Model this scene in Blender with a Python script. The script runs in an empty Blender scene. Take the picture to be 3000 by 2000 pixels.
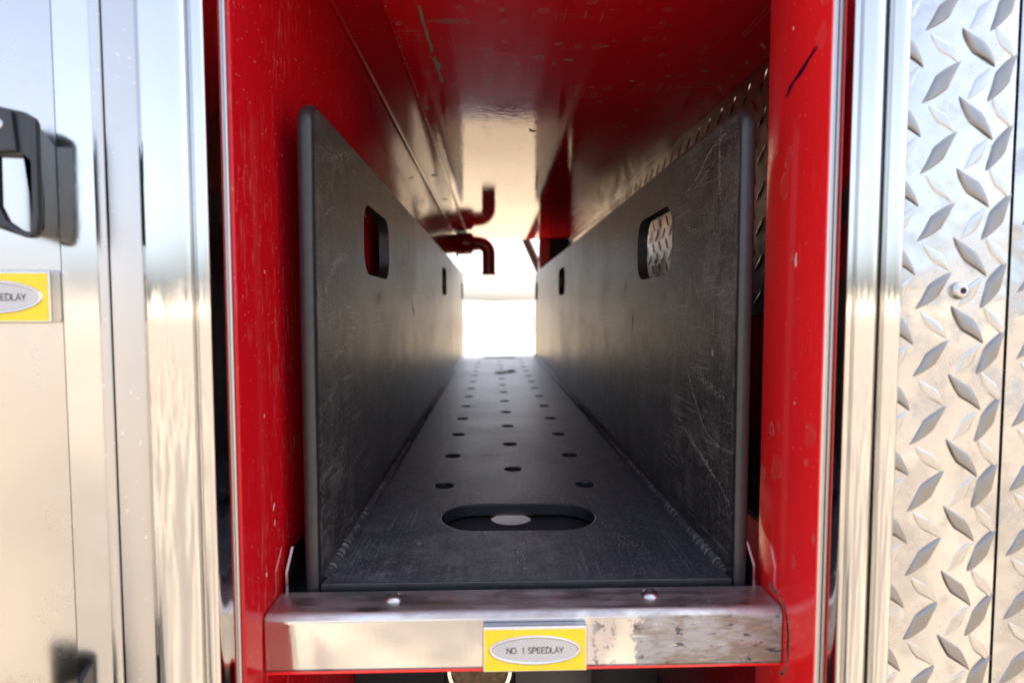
import bpy, bmesh, math, random
from mathutils import Vector, Matrix, noise as mnoise

random.seed(7)
S = bpy.context.scene
COL = S.collection
H = 1.30                      # camera height above the ground; everything below is measured from the camera

# ------------------------------------------------------------------ camera
cam_d = bpy.data.cameras.new('camera')
cam = bpy.data.objects.new('camera', cam_d)
COL.objects.link(cam)
cam_d.sensor_width = 36.0
cam_d.lens = 36.0 * 1372.0 / 2352.0
cam_d.clip_start = 0.01
cam_d.clip_end = 2000.0
cam.location = (0, 0, H)
cam.rotation_euler = (math.radians(90) - math.atan(77 / 1372.0), 0, -math.atan(43 / 1372.0))
cam_d.dof.use_dof = True
cam_d.dof.focus_distance = 0.46
cam_d.dof.aperture_fstop = 6.3
S.camera = cam

# ------------------------------------------------------------------ sky, sun, exposure
SUN_EL, SUN_AZ = math.radians(58), math.radians(48)     # azimuth from +Y towards +X
W = bpy.data.worlds.new('World')
S.world = W
W.use_nodes = True
wn = W.node_tree
sky = wn.nodes.new('ShaderNodeTexSky')
sky.sky_type = 'NISHITA'
sky.sun_disc = False
sky.sun_elevation = SUN_EL
sky.sun_rotation = SUN_AZ
sky.dust_density = 7.5
sky.air_density = 0.8
sky.ozone_density = 0.6
sky.altitude = 600
haze_tint = wn.nodes.new('ShaderNodeHueSaturation')        # hazy, pale sky all round
haze_tint.inputs['Saturation'].default_value = 0.65
wn.links.new(sky.outputs[0], haze_tint.inputs['Color'])
wn.links.new(haze_tint.outputs[0], wn.nodes['Background'].inputs[0])
wn.nodes['Background'].inputs[1].default_value = 0.15

sun_d = bpy.data.lights.new('sun', 'SUN')
sun_d.energy = 5.0
sun_d.angle = math.radians(0.5)
sun_d.color = (1.0, 0.93, 0.82)
sun = bpy.data.objects.new('sun', sun_d)
COL.objects.link(sun)
sv = Vector((math.sin(SUN_AZ) * math.cos(SUN_EL), math.cos(SUN_AZ) * math.cos(SUN_EL), math.sin(SUN_EL)))
sun.rotation_euler = sv.to_track_quat('Z', 'Y').to_euler()
sun.location = sv * 20

vs = S.view_settings
vs.view_transform = 'Standard'
vs.look = 'None'
vs.gamma = 1.0
vs.use_curve_mapping = False
vs.exposure = 2.32
S.cycles.use_denoising = True
S.cycles.max_bounces = 10
S.cycles.diffuse_bounces = 5
S.cycles.glossy_bounces = 6
S.cycles.sample_clamp_indirect = 12.0
S.cycles.caustics_reflective = True
S.cycles.blur_glossy = 0.6


# ------------------------------------------------------------------ node helper
class NT:
    def __init__(self, name):
        self.m = bpy.data.materials.new(name)
        self.m.use_nodes = True
        self.t = self.m.node_tree
        self.b = self.t.nodes['Principled BSDF']
        self.co = self.n('ShaderNodeTexCoord').outputs['Object']

    def n(self, typ, props=None, **ins):
        nd = self.t.nodes.new(typ)
        for k, v in (props or {}).items():
            setattr(nd, k, v)
        for k, v in ins.items():
            self.put(nd, int(k[1:]) if k[0] == 'i' and k[1:].isdigit() else k.replace('_', ' '), v)
        return nd

    def put(self, nd, key, v):
        s = nd.inputs[key]
        if isinstance(v, bpy.types.NodeSocket):
            self.t.links.new(v, s)
        else:
            s.default_value = v

    def set(self, **ins):
        for k, v in ins.items():
            self.put(self.b, k.replace('_', ' '), v)
        return self.m

    def map(self, scale=(1, 1, 1), rot=(0, 0, 0), loc=(0, 0, 0), co=None):
        return self.n('ShaderNodeMapping', i0=co or self.co, i1=loc, i2=rot, i3=scale).outputs[0]

    def noise(self, scale, detail=3, rough=.55, co=None, dist=0.0):
        return self.n('ShaderNodeTexNoise', Vector=co or self.co, Scale=scale, Detail=detail,
                      Roughness=rough, Distortion=dist).outputs['Fac']

    def ramp(self, fac, a, b, va=0.0, vb=1.0):
        return self.n('ShaderNodeMapRange', {'clamp': True, 'interpolation_type': 'SMOOTHSTEP'},
                      i0=fac, i1=a, i2=b, i3=va, i4=vb).outputs[0]

    def mth(self, op, a, b=0.0, clamp=False):
        return self.n('ShaderNodeMath', {'operation': op, 'use_clamp': clamp}, i0=a, i1=b).outputs[0]

    def mix(self, fac, a, b):
        nd = self.t.nodes.new('ShaderNodeMix')
        nd.data_type = 'RGBA'
        self.put(nd, 0, fac)
        for i, v in ((6, a), (7, b)):
            if isinstance(v, tuple) and len(v) == 3:
                v = v + (1.0,)
            self.put(nd, i, v)
        return nd.outputs[2]

    def bump(self, h, dist, strength=1.0, nrm=None):
        nd = self.n('ShaderNodeBump', Height=h, Distance=dist, Strength=strength)
        if nrm is not None:
            self.put(nd, 'Normal', nrm)
        return nd.outputs[0]

    def xyz(self, co=None):
        return self.n('ShaderNodeSeparateXYZ', i0=co or self.co).outputs

    def streaks(self, rot, sc, lo, hi, seed=0.0):
        """thin random streaks along one direction"""
        c = self.map(scale=sc, rot=rot, loc=(seed, seed * 1.7, seed * .6))
        return self.ramp(self.noise(1.0, 2, .5, co=c, dist=.7), lo, hi)


def rgba(c):
    return (c[0], c[1], c[2], 1.0)


# ------------------------------------------------------------------ materials
def m_hdpe(name, along):
    """black textured polyethylene, scuffed; `along` tells which plane the sheet lies in"""
    t = NT(name)
    grain = t.noise(760, 2, .6)
    cloud = t.noise(9, 5, .65)
    blot = t.noise(38, 4, .7)
    if along == 'side':
        vert = t.streaks((0, 0, 0), (1, 420, 16), .52, .72)
        s1 = t.streaks((math.radians(38), 0, 0), (1, 11, 420), .60, .66, 3.1)
        s2 = t.streaks((math.radians(-28), 0, 0), (1, 8, 380), .61, .67, 7.7)
    else:
        vert = t.streaks((0, 0, 0), (300, 12, 1), .54, .74)
        s1 = t.streaks((0, 0, math.radians(25)), (380, 11, 1), .60, .66, 3.1)
        s2 = t.streaks((0, 0, math.radians(-60)), (380, 9, 1), .61, .67, 7.7)
    scuff = t.mth('MULTIPLY', t.ramp(blot, .44, .62), t.ramp(cloud, .42, .58))
    scr = t.mth('MULTIPLY', t.mth('MAXIMUM', s1, s2), t.ramp(t.noise(20, 3), .48, .60))
    speck = t.ramp(t.noise(330, 2, .5), .64, .72)
    k = t.mth('ADD', t.mth('MULTIPLY', vert, .20), t.mth('MULTIPLY', scuff, .34))
    k = t.mth('ADD', k, t.mth('MULTIPLY', scr, .55 if along == 'side' else .32))
    k = t.mth('ADD', k, t.mth('MULTIPLY', speck, .6))
    k = t.mth('ADD', k, t.mth('MULTIPLY', t.ramp(grain, .50, .64), .50), True)
    b0 = (.0105, .0108, .0120) if along == 'side' else (.029, .034, .045)  # floor colour lifted and blued to stand for sky light
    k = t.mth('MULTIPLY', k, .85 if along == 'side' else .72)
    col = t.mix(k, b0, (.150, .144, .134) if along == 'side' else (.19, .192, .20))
    ro = t.mth('ADD', .37 if along == 'side' else .42, t.mth('MULTIPLY', t.ramp(cloud, .35, .7), .05))
    hgt = t.mth('ADD', t.mth('MULTIPLY', grain, 1.0), t.mth('MULTIPLY', t.noise(420, 2), .8))
    return t.set(Base_Color=col, Roughness=ro, Normal=t.bump(hgt, .00022, .6), Specular_IOR_Level=.38)


def m_hdpe_edge():
    """machined bead / welded plastic, glossier and without grain"""
    t = NT('hdpe_weld')
    c = t.mix(t.ramp(t.noise(220, 3), .5, .75), (.034, .035, .039), (.11, .11, .115))
    return t.set(Base_Color=c, Roughness=.34, Normal=t.bump(t.noise(500, 2), .0001, .6))


RED = (.43, .004, .009)  # wall red, kept darker than the same paint on the lit jamb


def m_paint(name, rings=0.0, dust=0.0, streak=0.0, rough=.12, peel=.00006, wear=0.0, base=RED, coat=.1, rvar=.10, spec=.5, ringmap=(1, .8, 0)):
    t = NT(name)
    col = rgba(base)
    cl = t.noise(6, 4, .6)
    col = t.mix(t.ramp(cl, .35, .7, 0, .35), col, (base[0] * .72, base[1] * .7, base[2] * .8))
    ro = t.mth('ADD', rough, t.mth('MULTIPLY', t.ramp(t.noise(24, 5, .7), .45, .75), rvar))
    if rings:
        warp = t.n('ShaderNodeTexNoise', Vector=t.co, Scale=60.0, Detail=2.0).outputs['Color']
        wv = t.n('ShaderNodeVectorMath', {'operation': 'SCALE'}, i0=warp, Scale=.010).outputs[0]
        c2 = t.n('ShaderNodeVectorMath', {'operation': 'ADD'}, i0=t.co, i1=wv).outputs[0]
        c2 = t.map(scale=ringmap, co=c2)
        vo = t.n('ShaderNodeTexVoronoi', {'feature': 'F1'}, Vector=c2, Scale=58.0)
        d = vo.outputs['Distance']
        pick = t.ramp(t.xyz(vo.outputs['Color'])[0], .52, .56)
        rad = t.mth('ADD', .10, t.mth('MULTIPLY', t.xyz(vo.outputs['Color'])[1], .22))
        e = t.mth('ABSOLUTE', t.mth('SUBTRACT', d, rad))
        ring = t.mth('MULTIPLY', t.ramp(e, .012, .05, 1, 0), pick)
        ring = t.mth('MULTIPLY', ring, t.ramp(t.noise(90, 2), .35, .6))
        inner = t.mth('MULTIPLY', t.ramp(t.mth('SUBTRACT', rad, d), 0, .05), t.mth('MULTIPLY', pick, .30))
        k = t.mth('MULTIPLY', t.mth('ADD', ring, inner), rings, True)
        col = t.mix(k, col, (.46, .13, .11))
        ro = t.mth('ADD', ro, t.mth('MULTIPLY', k, .25))
    if dust:
        c = t.map(scale=(520, 520, 75))
        dv = t.ramp(t.noise(1.0, 2, .5, co=c), .54, .80)
        dv = t.mth('MULTIPLY', dv, t.ramp(t.noise(10, 3), .38, .62))
        dv = t.mth('MULTIPLY', dv, dust)
        col = t.mix(dv, col, (.42, .20, .17))
        ro = t.mth('ADD', ro, t.mth('MULTIPLY', dv, .35))
    if streak:
        s1 = t.streaks((0, 0, math.radians(12)), (380, 8, 1), .60, .65, 2.0)
        s2 = t.streaks((0, 0, math.radians(-40)), (10, 340, 1), .61, .66, 5.0)
        s3 = t.streaks((0, 0, math.radians(75)), (280, 7, 1), .62, .67, 9.0)
        s = t.mth('MAXIMUM', t.mth('MAXIMUM', s1, s2), s3)
        s = t.mth('MULTIPLY', s, t.ramp(t.noise(22, 3), .52, .66))
        col = t.mix(t.mth('MULTIPLY', s, streak), col, (.45, .17, .14))
        ch = t.ramp(t.noise(1.0, 5, .7, co=t.map(scale=(16, 60, 1))), .665, .68)
        col = t.mix(t.mth('MULTIPLY', ch, .6), col, (.24, .17, .11))
    if wear:
        wv2 = t.ramp(t.noise(170, 4, .75), .60, .66)
        col = t.mix(t.mth('MULTIPLY', wv2, wear), col, (.55, .52, .48))
    sp = t.ramp(t.noise(520, 1, .4), .745, .775)
    col = t.mix(t.mth('MULTIPLY', sp, .45), col, (.62, .30, .27))
    return t.set(Base_Color=col, Roughness=ro, Specular_IOR_Level=spec, Coat_Weight=coat, Coat_Roughness=.05,
                 Normal=t.bump(t.noise(130, 2), peel, 1.0), Coat_Normal=t.bump(t.noise(130, 2), peel, 1.0))


def m_metal(name, col=(.80, .79, .77), rough=.06, var=.10, wav=.0, wscale=9.0, brush=None, brush_d=0.0,
            spots=0.0, grime=None):
    t = NT(name)
    ro = t.mth('ADD', rough, t.mth('MULTIPLY', t.ramp(t.noise(22, 5, .7), .45, .78), var))
    c = rgba(col)
    if grime:
        g = t.ramp(t.noise(grime[0], 5, .7), grime[1], grime[2])
        c = t.mix(g, c, grime[3])
        ro = t.mth('ADD', ro, t.mth('MULTIPLY', g, .25))
    if spots:
        sp = t.ramp(t.noise(260, 1, .4), .72, .76)
        c = t.mix(t.mth('MULTIPLY', sp, spots), c, (.9, .88, .85))
        ro = t.mth('ADD', ro, t.mth('MULTIPLY', sp, .4))
    nrm = None
    if wav:
        nrm = t.bump(t.noise(wscale, 2, .4), wav)
    if brush:
        nrm = t.bump(t.noise(1.0, 3, .6, co=t.map(scale=brush)), brush_d, 1.0, nrm)
    kw = dict(Base_Color=c, Metallic=1.0, Roughness=ro)
    if nrm is not None:
        kw['Normal'] = nrm
    return t.set(**kw)


def m_plain(name, col, rough=.5, metal=0.0, var=.25, scale=30, bump=0.0, spec=.5):
    t = NT(name)
    c = t.mix(t.ramp(t.noise(scale, 4, .65), .35, .7), rgba(col), (col[0] * (1 - var), col[1] * (1 - var), col[2] * (1 - var)))
    kw = dict(Base_Color=c, Roughness=rough, Metallic=metal, Specular_IOR_Level=spec)
    if bump:
        kw['Normal'] = t.bump(t.noise(scale * 12, 3), bump)
    return t.set(**kw)


def m_sill():
    """polished stainless front, scuffed on top, old tape glue on the right end of the front"""
    t = NT('sill_stainless')
    x, y, z = t.xyz()[:3]
    # greasy film on the top face
    top = t.ramp(z, .0285, .0300)
    film = t.ramp(t.noise(1.0, 5, .7, co=t.map(scale=(26, 90, 1))), .34, .62)
    # tape residue
    edge = t.mth('ADD', x, t.mth('MULTIPLY', t.mth('SUBTRACT', t.noise(70, 5, .75), .5), .055))
    res = t.ramp(edge, .076, .082)
    tex = t.noise(1.0, 6, .72, co=t.map(scale=(50, 1, 380)))
    res = t.mth('MULTIPLY', res, t.ramp(tex, .30, .42))
    blot = t.mth('MULTIPLY', t.ramp(t.noise(150, 4, .7), .55, .60),
                 t.mth('MULTIPLY', t.ramp(x, .054, .058), t.ramp(x, .066, .070, 1, 0)))
    res = t.mth('MAXIMUM', res, blot)
    res = t.mth('MULTIPLY', res, t.mth('SUBTRACT', 1.0, top))
    colr = t.mix(t.ramp(t.noise(1.0, 5, .7, co=t.map(scale=(40, 1, 120))), .42, .6), (.25, .205, .155), (.36, .355, .35))
    colr = t.mix(t.ramp(t.noise(1.0, 4, .7, co=t.map(scale=(70, 1, 160), loc=(4, 0, 2))), .57, .63), colr, (.07, .07, .08))
    haze_tint = t.ramp(t.noise(1.0, 4, .6, co=t.map(scale=(14, 1, 9), rot=(0, .5, 0), loc=(3, 0, 1))), .47, .55)  # haze smudges, tinted lilac to stand for reflected shadow patches
    clean = t.mix(t.mth('MULTIPLY', haze_tint, .75), (.62, .615, .61), (.42, .41, .45))
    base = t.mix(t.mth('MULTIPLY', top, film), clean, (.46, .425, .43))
    ro = t.mth('ADD', .07, t.mth('MULTIPLY', top, t.mth('ADD', .22, t.mth('MULTIPLY', film, .30))))
    ro = t.mth('ADD', ro, t.mth('MULTIPLY', res, .5))
    ro = t.mth('ADD', ro, t.mth('MULTIPLY', haze_tint, .12))
    ro = t.mth('ADD', ro, t.mth('MULTIPLY', t.ramp(t.noise(40, 4, .7), .5, .75), .08))
    nrm = t.bump(t.noise(14, 2, .4), .0004)
    nrm = t.bump(t.noise(1.0, 3, .6, co=t.map(scale=(700, 60, 60))), .00002, 1.0, nrm)
    met = t.mth('SUBTRACT', 1.0, t.mth('MULTIPLY', res, .75))
    return t.set(Base_Color=t.mix(res, base, colr), Metallic=met, Roughness=ro, Normal=nrm)


def m_ground():
    t = NT('sand_ground')
    c = t.mix(t.ramp(t.noise(.55, 5, .6), .42, .58), (.125, .108, .092), (.225, .188, .152))  # broad dark patches stand for tracks and shadows in the metal's reflections
    c = t.mix(t.ramp(t.noise(28, 4, .75), .5, .8), c, (.12, .10, .08))
    return t.set(Base_Color=c, Roughness=.95, Specular_IOR_Level=.1, Normal=t.bump(t.noise(40, 5, .7), .01))


def m_bounce_ground():
    t = NT('pale_bounce_ground')  # lighter copy of the ground colour for the far side
    c = t.mix(t.ramp(t.noise(.8, 6, .7), .3, .7), (.28, .220, .150), (.34, .270, .19))
    c = t.mix(t.ramp(t.noise(22, 4, .75), .5, .8), c, (.21, .16, .11))
    return t.set(Base_Color=c, Roughness=.95, Specular_IOR_Level=.1, Normal=t.bump(t.noise(35, 5, .7), .01))


M = dict(
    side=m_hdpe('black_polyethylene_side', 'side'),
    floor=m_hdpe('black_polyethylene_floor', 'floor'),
    weld=m_hdpe_edge(),
    edge=m_plain('black_polyethylene_edge', (.022, .023, .027), .30, var=.3, scale=160, bump=.00008),
    red_wall=m_paint('red_paint_wall', dust=.42, rough=.09, spec=.35, coat=0.0),
    red_jamb=m_paint('red_paint_jamb', rings=.55, ringmap=(0, 1, .7), dust=.12, rough=.13, base=(.80, .016, .018), coat=.5),  # same red paint as the walls, brightened to look lit
    red_ceil=m_paint('red_paint_ceiling', rings=.75, streak=.5, rough=.045, rvar=.04, coat=0.0, base=(.66, .008, .016), peel=.00012, spec=.26),
    red_flange=m_paint('red_paint_flange', dust=.3, rough=.09, spec=.3, coat=0),
    red_edge=m_paint('red_paint_worn_edge', wear=.9, rough=.2),
    red_body=m_paint('red_paint_body', dust=.3, rough=.14),
    chrome=m_metal('polished_stainless', (.56, .56, .555), .07, .08, .0012, 7.0),
    chrome2=m_metal('polished_return', (.58, .58, .575), .12, .12, .0006, 9.0),
    satin=m_metal('satin_aluminium', (.50, .495, .49), .34, .10, brush=(600, 600, 12), brush_d=.00002, spots=.6),
    brushed=m_metal('brushed_aluminium', (.54, .53, .515), .21, .12, .0008, 8.0, brush=(300, 300, 500), brush_d=.000012,
                    grime=(14, .58, .85, (.46, .415, .36))),
    plate=m_metal('tread_plate_aluminium', (.53, .535, .54), .13, .20, .0022, 30.0, spots=.2, grime=(46, .45, .72, (.40, .405, .415))),
    lug=m_metal('tread_plate_lug', (.25, .245, .24), .36, .14, brush=(900, 60, 60), brush_d=.00003),  # same plate metal, darkened for the darker surroundings its lugs reflect
    lug2=m_metal('tread_plate_pale_lug', (.46, .465, .47), .20, .14),  # small lugs coloured paler, as if reflecting the sky
    plate_in=m_metal('inner_tread_plate', (.46, .43, .385), .32, .14, .0004, 20.0, grime=(16, .45, .75, (.25, .22, .185))),
    lug_in=m_metal('inner_tread_lug', (.68, .66, .62), .24, .12),
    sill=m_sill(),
    steel=m_metal('zinc_steel', (.70, .69, .68), .16, .12),
    edge_al=m_metal('raw_aluminium_edge', (.62, .62, .62), .42, .1, brush=(900, 900, 900), brush_d=.00008),
    bolt=m_metal('bolt_stainless', (.54, .54, .54), .30, .10),
    yellow=m_plain('yellow_label', (.80, .56, .015), .35, var=.08, scale=60),
    oval=m_plain('silver_label', (.44, .45, .47), .35, .3, var=.05),
    ink=m_plain('black_ink', (.02, .02, .022), .5),
    black=m_plain('black_plastic_handle', (.018, .019, .022), .32, var=.3, bump=.0001),
    dark=m_plain('dark_interior', (.010, .009, .009), .6),
    gap=m_plain('gap_black', (.006, .006, .007), .6),  # black put into gaps, holes and sockets in place of shade
    greypanel=m_plain('dark_grey_panel', (.030, .031, .034), .4),
    pipe=m_paint('dark_red_pipe', rough=.22, base=(.33, .013, .026)),
    brass=m_plain('corroded_brass', (.16, .105, .05), .55, .4, var=.5, scale=220, bump=.0003),
    strut=m_plain('dark_green_strut', (.018, .026, .022), .5),
    leaf=m_plain('dry_leaf', (.010, .010, .011), .8),
    scuff=m_plain('scuffed_plastic', (.38, .37, .35), .7, var=.4, scale=300),
    scuff2=m_plain('scraped_plastic_pale', (.45, .40, .34), .7, var=.3, scale=300),
    chipw=m_plain('bare_primer', (.62, .58, .54), .7, var=.3, scale=200),
    chipg=m_plain('bare_grey_primer', (.27, .22, .165), .6, var=.35, scale=200),
    marker=m_plain('purple_marker', (.022, .004, .030), .35, var=.2),
    backing=m_plain('light_grey_backing', (.36, .38, .42), .6),
    ground=m_ground(),
    bounce_ground=m_bounce_ground(),
    hill=m_plain('dry_hill', (.40, .33, .25), .95, var=.3, scale=.08),
    chassis=m_plain('chassis_black', (.012, .012, .013), .5),
)


# ------------------------------------------------------------------ object helpers
BASE = {}


def thing(name, label, cat, base, group=None):
    o = bpy.data.objects.new(name, None)
    COL.objects.link(o)
    o.empty_display_size = .02
    o.location = (base[0], base[1], base[2] + H)
    o['label'] = label
    o['category'] = cat
    if group:
        o['group'] = group
    BASE[o.name] = Vector(base)
    return o


def part(name, me, mat, parent, label=None, kind=None):
    o = bpy.data.objects.new(name, me)
    COL.objects.link(o)
    me.name = name
    if mat:
        me.materials.clear()
        me.materials.append(M[mat])
    o.parent = parent
    o.location = -BASE.get(parent.name, Vector((0, 0, 0)))
    if label:
        o['label'] = label
    if kind:
        o['kind'] = kind
    return o


def piece(name, me, parent, mtx):
    """a copy of shared mesh data placed by a matrix given in camera-based metres"""
    o = bpy.data.objects.new(name, me)
    COL.objects.link(o)
    o.parent = parent
    o.matrix_local = Matrix.Translation(-BASE.get(parent.name, Vector((0, 0, 0)))) @ mtx
    return o


def top(name, me, mat, base, label=None, cat=None, kind=None, group=None):
    me.transform(Matrix.Translation(-Vector(base)))
    o = bpy.data.objects.new(name, me)
    COL.objects.link(o)
    me.name = name
    me.materials.append(M[mat])
    o.location = (base[0], base[1], base[2] + H)
    for k, v in (('label', label), ('category', cat), ('kind', kind), ('group', group)):
        if v:
            o[k] = v
    return o


def fin(bm, angle=35, name='m'):
    bmesh.ops.recalc_face_normals(bm, faces=bm.faces[:])
    me = bpy.data.meshes.new(name)
    bm.to_mesh(me)
    bm.free()
    for p in me.polygons:
        p.use_smooth = True
    me.set_sharp_from_angle(angle=math.radians(angle))
    return me


def add_box(bm, x0, x1, y0, y1, z0, z1, bev=0.0, seg=2):
    vs_ = [bm.verts.new((x, y, z)) for x in (x0, x1) for y in (y0, y1) for z in (z0, z1)]
    idx = [(0, 1, 3, 2), (4, 6, 7, 5), (0, 4, 5, 1), (2, 3, 7, 6), (0, 2, 6, 4), (1, 5, 7, 3)]
    fs = [bm.faces.new([vs_[i] for i in f]) for f in idx]
    if bev:
        es = list({e for f in fs for e in f.edges})
        bmesh.ops.bevel(bm, geom=es, offset=bev, segments=seg, profile=.5, affect='EDGES')


def box(x0, x1, y0, y1, z0, z1, bev=0.0, seg=2):
    bm = bmesh.new()
    add_box(bm, x0, x1, y0, y1, z0, z1, bev, seg)
    return fin(bm)


def extrude(pts, a, b, fn, angle=35, steps=1):
    """closed 2-D outline swept from a to b; fn(p, q, s) -> point"""
    bm = bmesh.new()
    rows = []
    for i in range(steps + 1):
        s = a + (b - a) * i / steps
        rows.append([bm.verts.new(fn(p[0], p[1], s)) for p in pts])
    n = len(pts)
    for r0, r1 in zip(rows, rows[1:]):
        for i in range(n):
            bm.faces.new((r0[i], r0[(i + 1) % n], r1[(i + 1) % n], r1[i]))
    bm.faces.new(rows[0])
    bm.faces.new(rows[-1][::-1])
    return fin(bm, angle)


def catmull(pts, k=6):
    out = []
    P = [pts[0]] + list(pts) + [pts[-1]]
    for i in range(1, len(P) - 2):
        p0, p1, p2, p3 = (Vector(q) for q in P[i - 1:i + 3])
        for j in range(k):
            t = j / k
            out.append(.5 * ((2 * p1) + (p2 - p0) * t + (2 * p0 - 5 * p1 + 4 * p2 - p3) * t * t
                             + (3 * p1 - p0 - 3 * p2 + p3) * t ** 3))
    out.append(Vector(pts[-1]))
    return out


def rrect(cx, cy, w, h, r, n=8):
    out = []
    for sx, sy, a0 in ((1, 1, 0), (-1, 1, 90), (-1, -1, 180), (1, -1, 270)):
        for i in range(n + 1):
            a = math.radians(a0 + 90 * i / n)
            out.append((cx + sx * (w / 2 - r) + r * math.cos(a), cy + sy * (h / 2 - r) + r * math.sin(a)))
    return out


def circ(cx, cy, rx, ry=None, n=28):
    ry = ry or rx
    return [(cx + rx * math.cos(2 * math.pi * i / n), cy + ry * math.sin(2 * math.pi * i / n)) for i in range(n)]


def weighted(me):
    """weighted corner normals so that big flat faces stay flat beside small bevels"""
    o = bpy.data.objects.new('tmp_w', me)
    COL.objects.link(o)
    md = o.modifiers.new('w', 'WEIGHTED_NORMAL')
    md.keep_sharp = True
    md.weight = 100
    dg = bpy.context.evaluated_depsgraph_get()
    dg.update()
    out = bpy.data.meshes.new_from_object(o.evaluated_get(dg))
    bpy.data.objects.remove(o)
    bpy.data.meshes.remove(me)
    return out


def sheet(loops, thick, bevel, fn, angle=35, res=3):
    """a flat plate with holes (first loop the outline), made as a filled 2-D curve; fn(x, y, z) -> point"""
    cu = bpy.data.curves.new('c', 'CURVE')
    cu.dimensions = '2D'
    cu.fill_mode = 'BOTH'
    for lp in loops:
        s = cu.splines.new('POLY')
        s.points.add(len(lp) - 1)
        for p, q in zip(s.points, lp):
            p.co = (q[0], q[1], 0, 1)
        s.use_cyclic_u = True
    cu.extrude = max(thick / 2 - bevel, 1e-5)
    cu.bevel_depth = bevel
    cu.bevel_resolution = res
    cu.offset = -bevel
    ob = bpy.data.objects.new('tmp', cu)
    COL.objects.link(ob)
    dg = bpy.context.evaluated_depsgraph_get()
    dg.update()
    me = bpy.data.meshes.new_from_object(ob.evaluated_get(dg))
    bpy.data.objects.remove(ob)
    bpy.data.curves.remove(cu)
    me.materials.clear()
    bm = bmesh.new()
    bm.from_mesh(me)
    bpy.data.meshes.remove(me)
    bmesh.ops.remove_doubles(bm, verts=bm.verts[:], dist=1e-6)
    for v in bm.verts:
        v.co = fn(*v.co)
    return weighted(fin(bm, angle))


def cut(me, cutters):
    """boolean difference, evaluated once"""
    a = bpy.data.objects.new('tmp_a', me)
    COL.objects.link(a)
    bm = bmesh.new()
    for c in cutters:
        bm.from_mesh(c)
        bpy.data.meshes.remove(c)
    cm = bpy.data.meshes.new('cut')
    bm.to_mesh(cm)
    bm.free()
    b = bpy.data.objects.new('tmp_b', cm)
    COL.objects.link(b)
    mod = a.modifiers.new('b', 'BOOLEAN')
    mod.operation = 'DIFFERENCE'
    mod.solver = 'EXACT'
    mod.object = b
    dg = bpy.context.evaluated_depsgraph_get()
    dg.update()
    out = bpy.data.meshes.new_from_object(a.evaluated_get(dg))
    bpy.data.objects.remove(a)
    bpy.data.objects.remove(b)
    out.materials.clear()
    for p in out.polygons:
        p.use_smooth = True
    out.set_sharp_from_angle(angle=math.radians(28))
    return weighted(out)


def tube(path, r, n=20, caps=True, angle=50):
    """round tube along a list of points; r a number or a list"""
    bm = bmesh.new()
    P = [Vector(p) for p in path]
    rows = []
    up = Vector((0, 1, 0))
    for i, p in enumerate(P):
        d = (P[min(i + 1, len(P) - 1)] - P[max(i - 1, 0)]).normalized()
        u = up - d * up.dot(d)
        if u.length < 1e-3:
            u = Vector((0, 0, 1)) - d * d.z
        u.normalize()
        v = d.cross(u)
        rr = r[i] if isinstance(r, (list, tuple)) else r
        rows.append([bm.verts.new(p + rr * (u * math.cos(2 * math.pi * k / n) + v * math.sin(2 * math.pi * k / n))) for k in range(n)])
    for a, b in zip(rows, rows[1:]):
        for k in range(n):
            bm.faces.new((a[k], a[(k + 1) % n], b[(k + 1) % n], b[k]))
    if caps:
        bm.faces.new(rows[0])
        bm.faces.new(rows[-1])
    return fin(bm, angle)


def lathe(prof, n, fn, angle=40):
    """profile of (radius, height) turned about an axis; fn(x, y, h) -> point"""
    bm = bmesh.new()
    rows = []
    for r, h in prof:
        if r < 1e-7:
            rows.append([bm.verts.new(fn(0, 0, h))])
        else:
            rows.append([bm.verts.new(fn(r * math.cos(2 * math.pi * k / n), r * math.sin(2 * math.pi * k / n), h)) for k in range(n)])
    for a, b in zip(rows, rows[1:]):
        for k in range(n):
            k2 = (k + 1) % n
            if len(a) == 1:
                bm.faces.new((a[0], b[k], b[k2]))
            elif len(b) == 1:
                bm.faces.new((a[k], a[k2], b[0]))
            else:
                bm.faces.new((a[k], a[k2], b[k2], b[k]))
    return fin(bm, angle)


def blob(outline, fn, lift=.00015):
    """thin irregular flake"""
    bm = bmesh.new()
    a = [bm.verts.new(fn(p[0], p[1], lift)) for p in outline]
    b = [bm.verts.new(fn(p[0], p[1], 0)) for p in outline]
    n = len(outline)
    bm.faces.new(a)
    for i in range(n):
        bm.faces.new((a[i], a[(i + 1) % n], b[(i + 1) % n], b[i]))
    return fin(bm)


def ragged(cx, cy, rx, ry, seed, n=22, amp=.5, rot=0.0):
    rnd = random.Random(seed)
    out = []
    for i in range(n):
        a = 2 * math.pi * i / n
        k = 1 - amp * rnd.random()
        x, y = rx * k * math.cos(a), ry * k * math.sin(a)
        out.append((cx + x * math.cos(rot) - y * math.sin(rot), cy + x * math.sin(rot) + y * math.cos(rot)))
    return out


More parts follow.
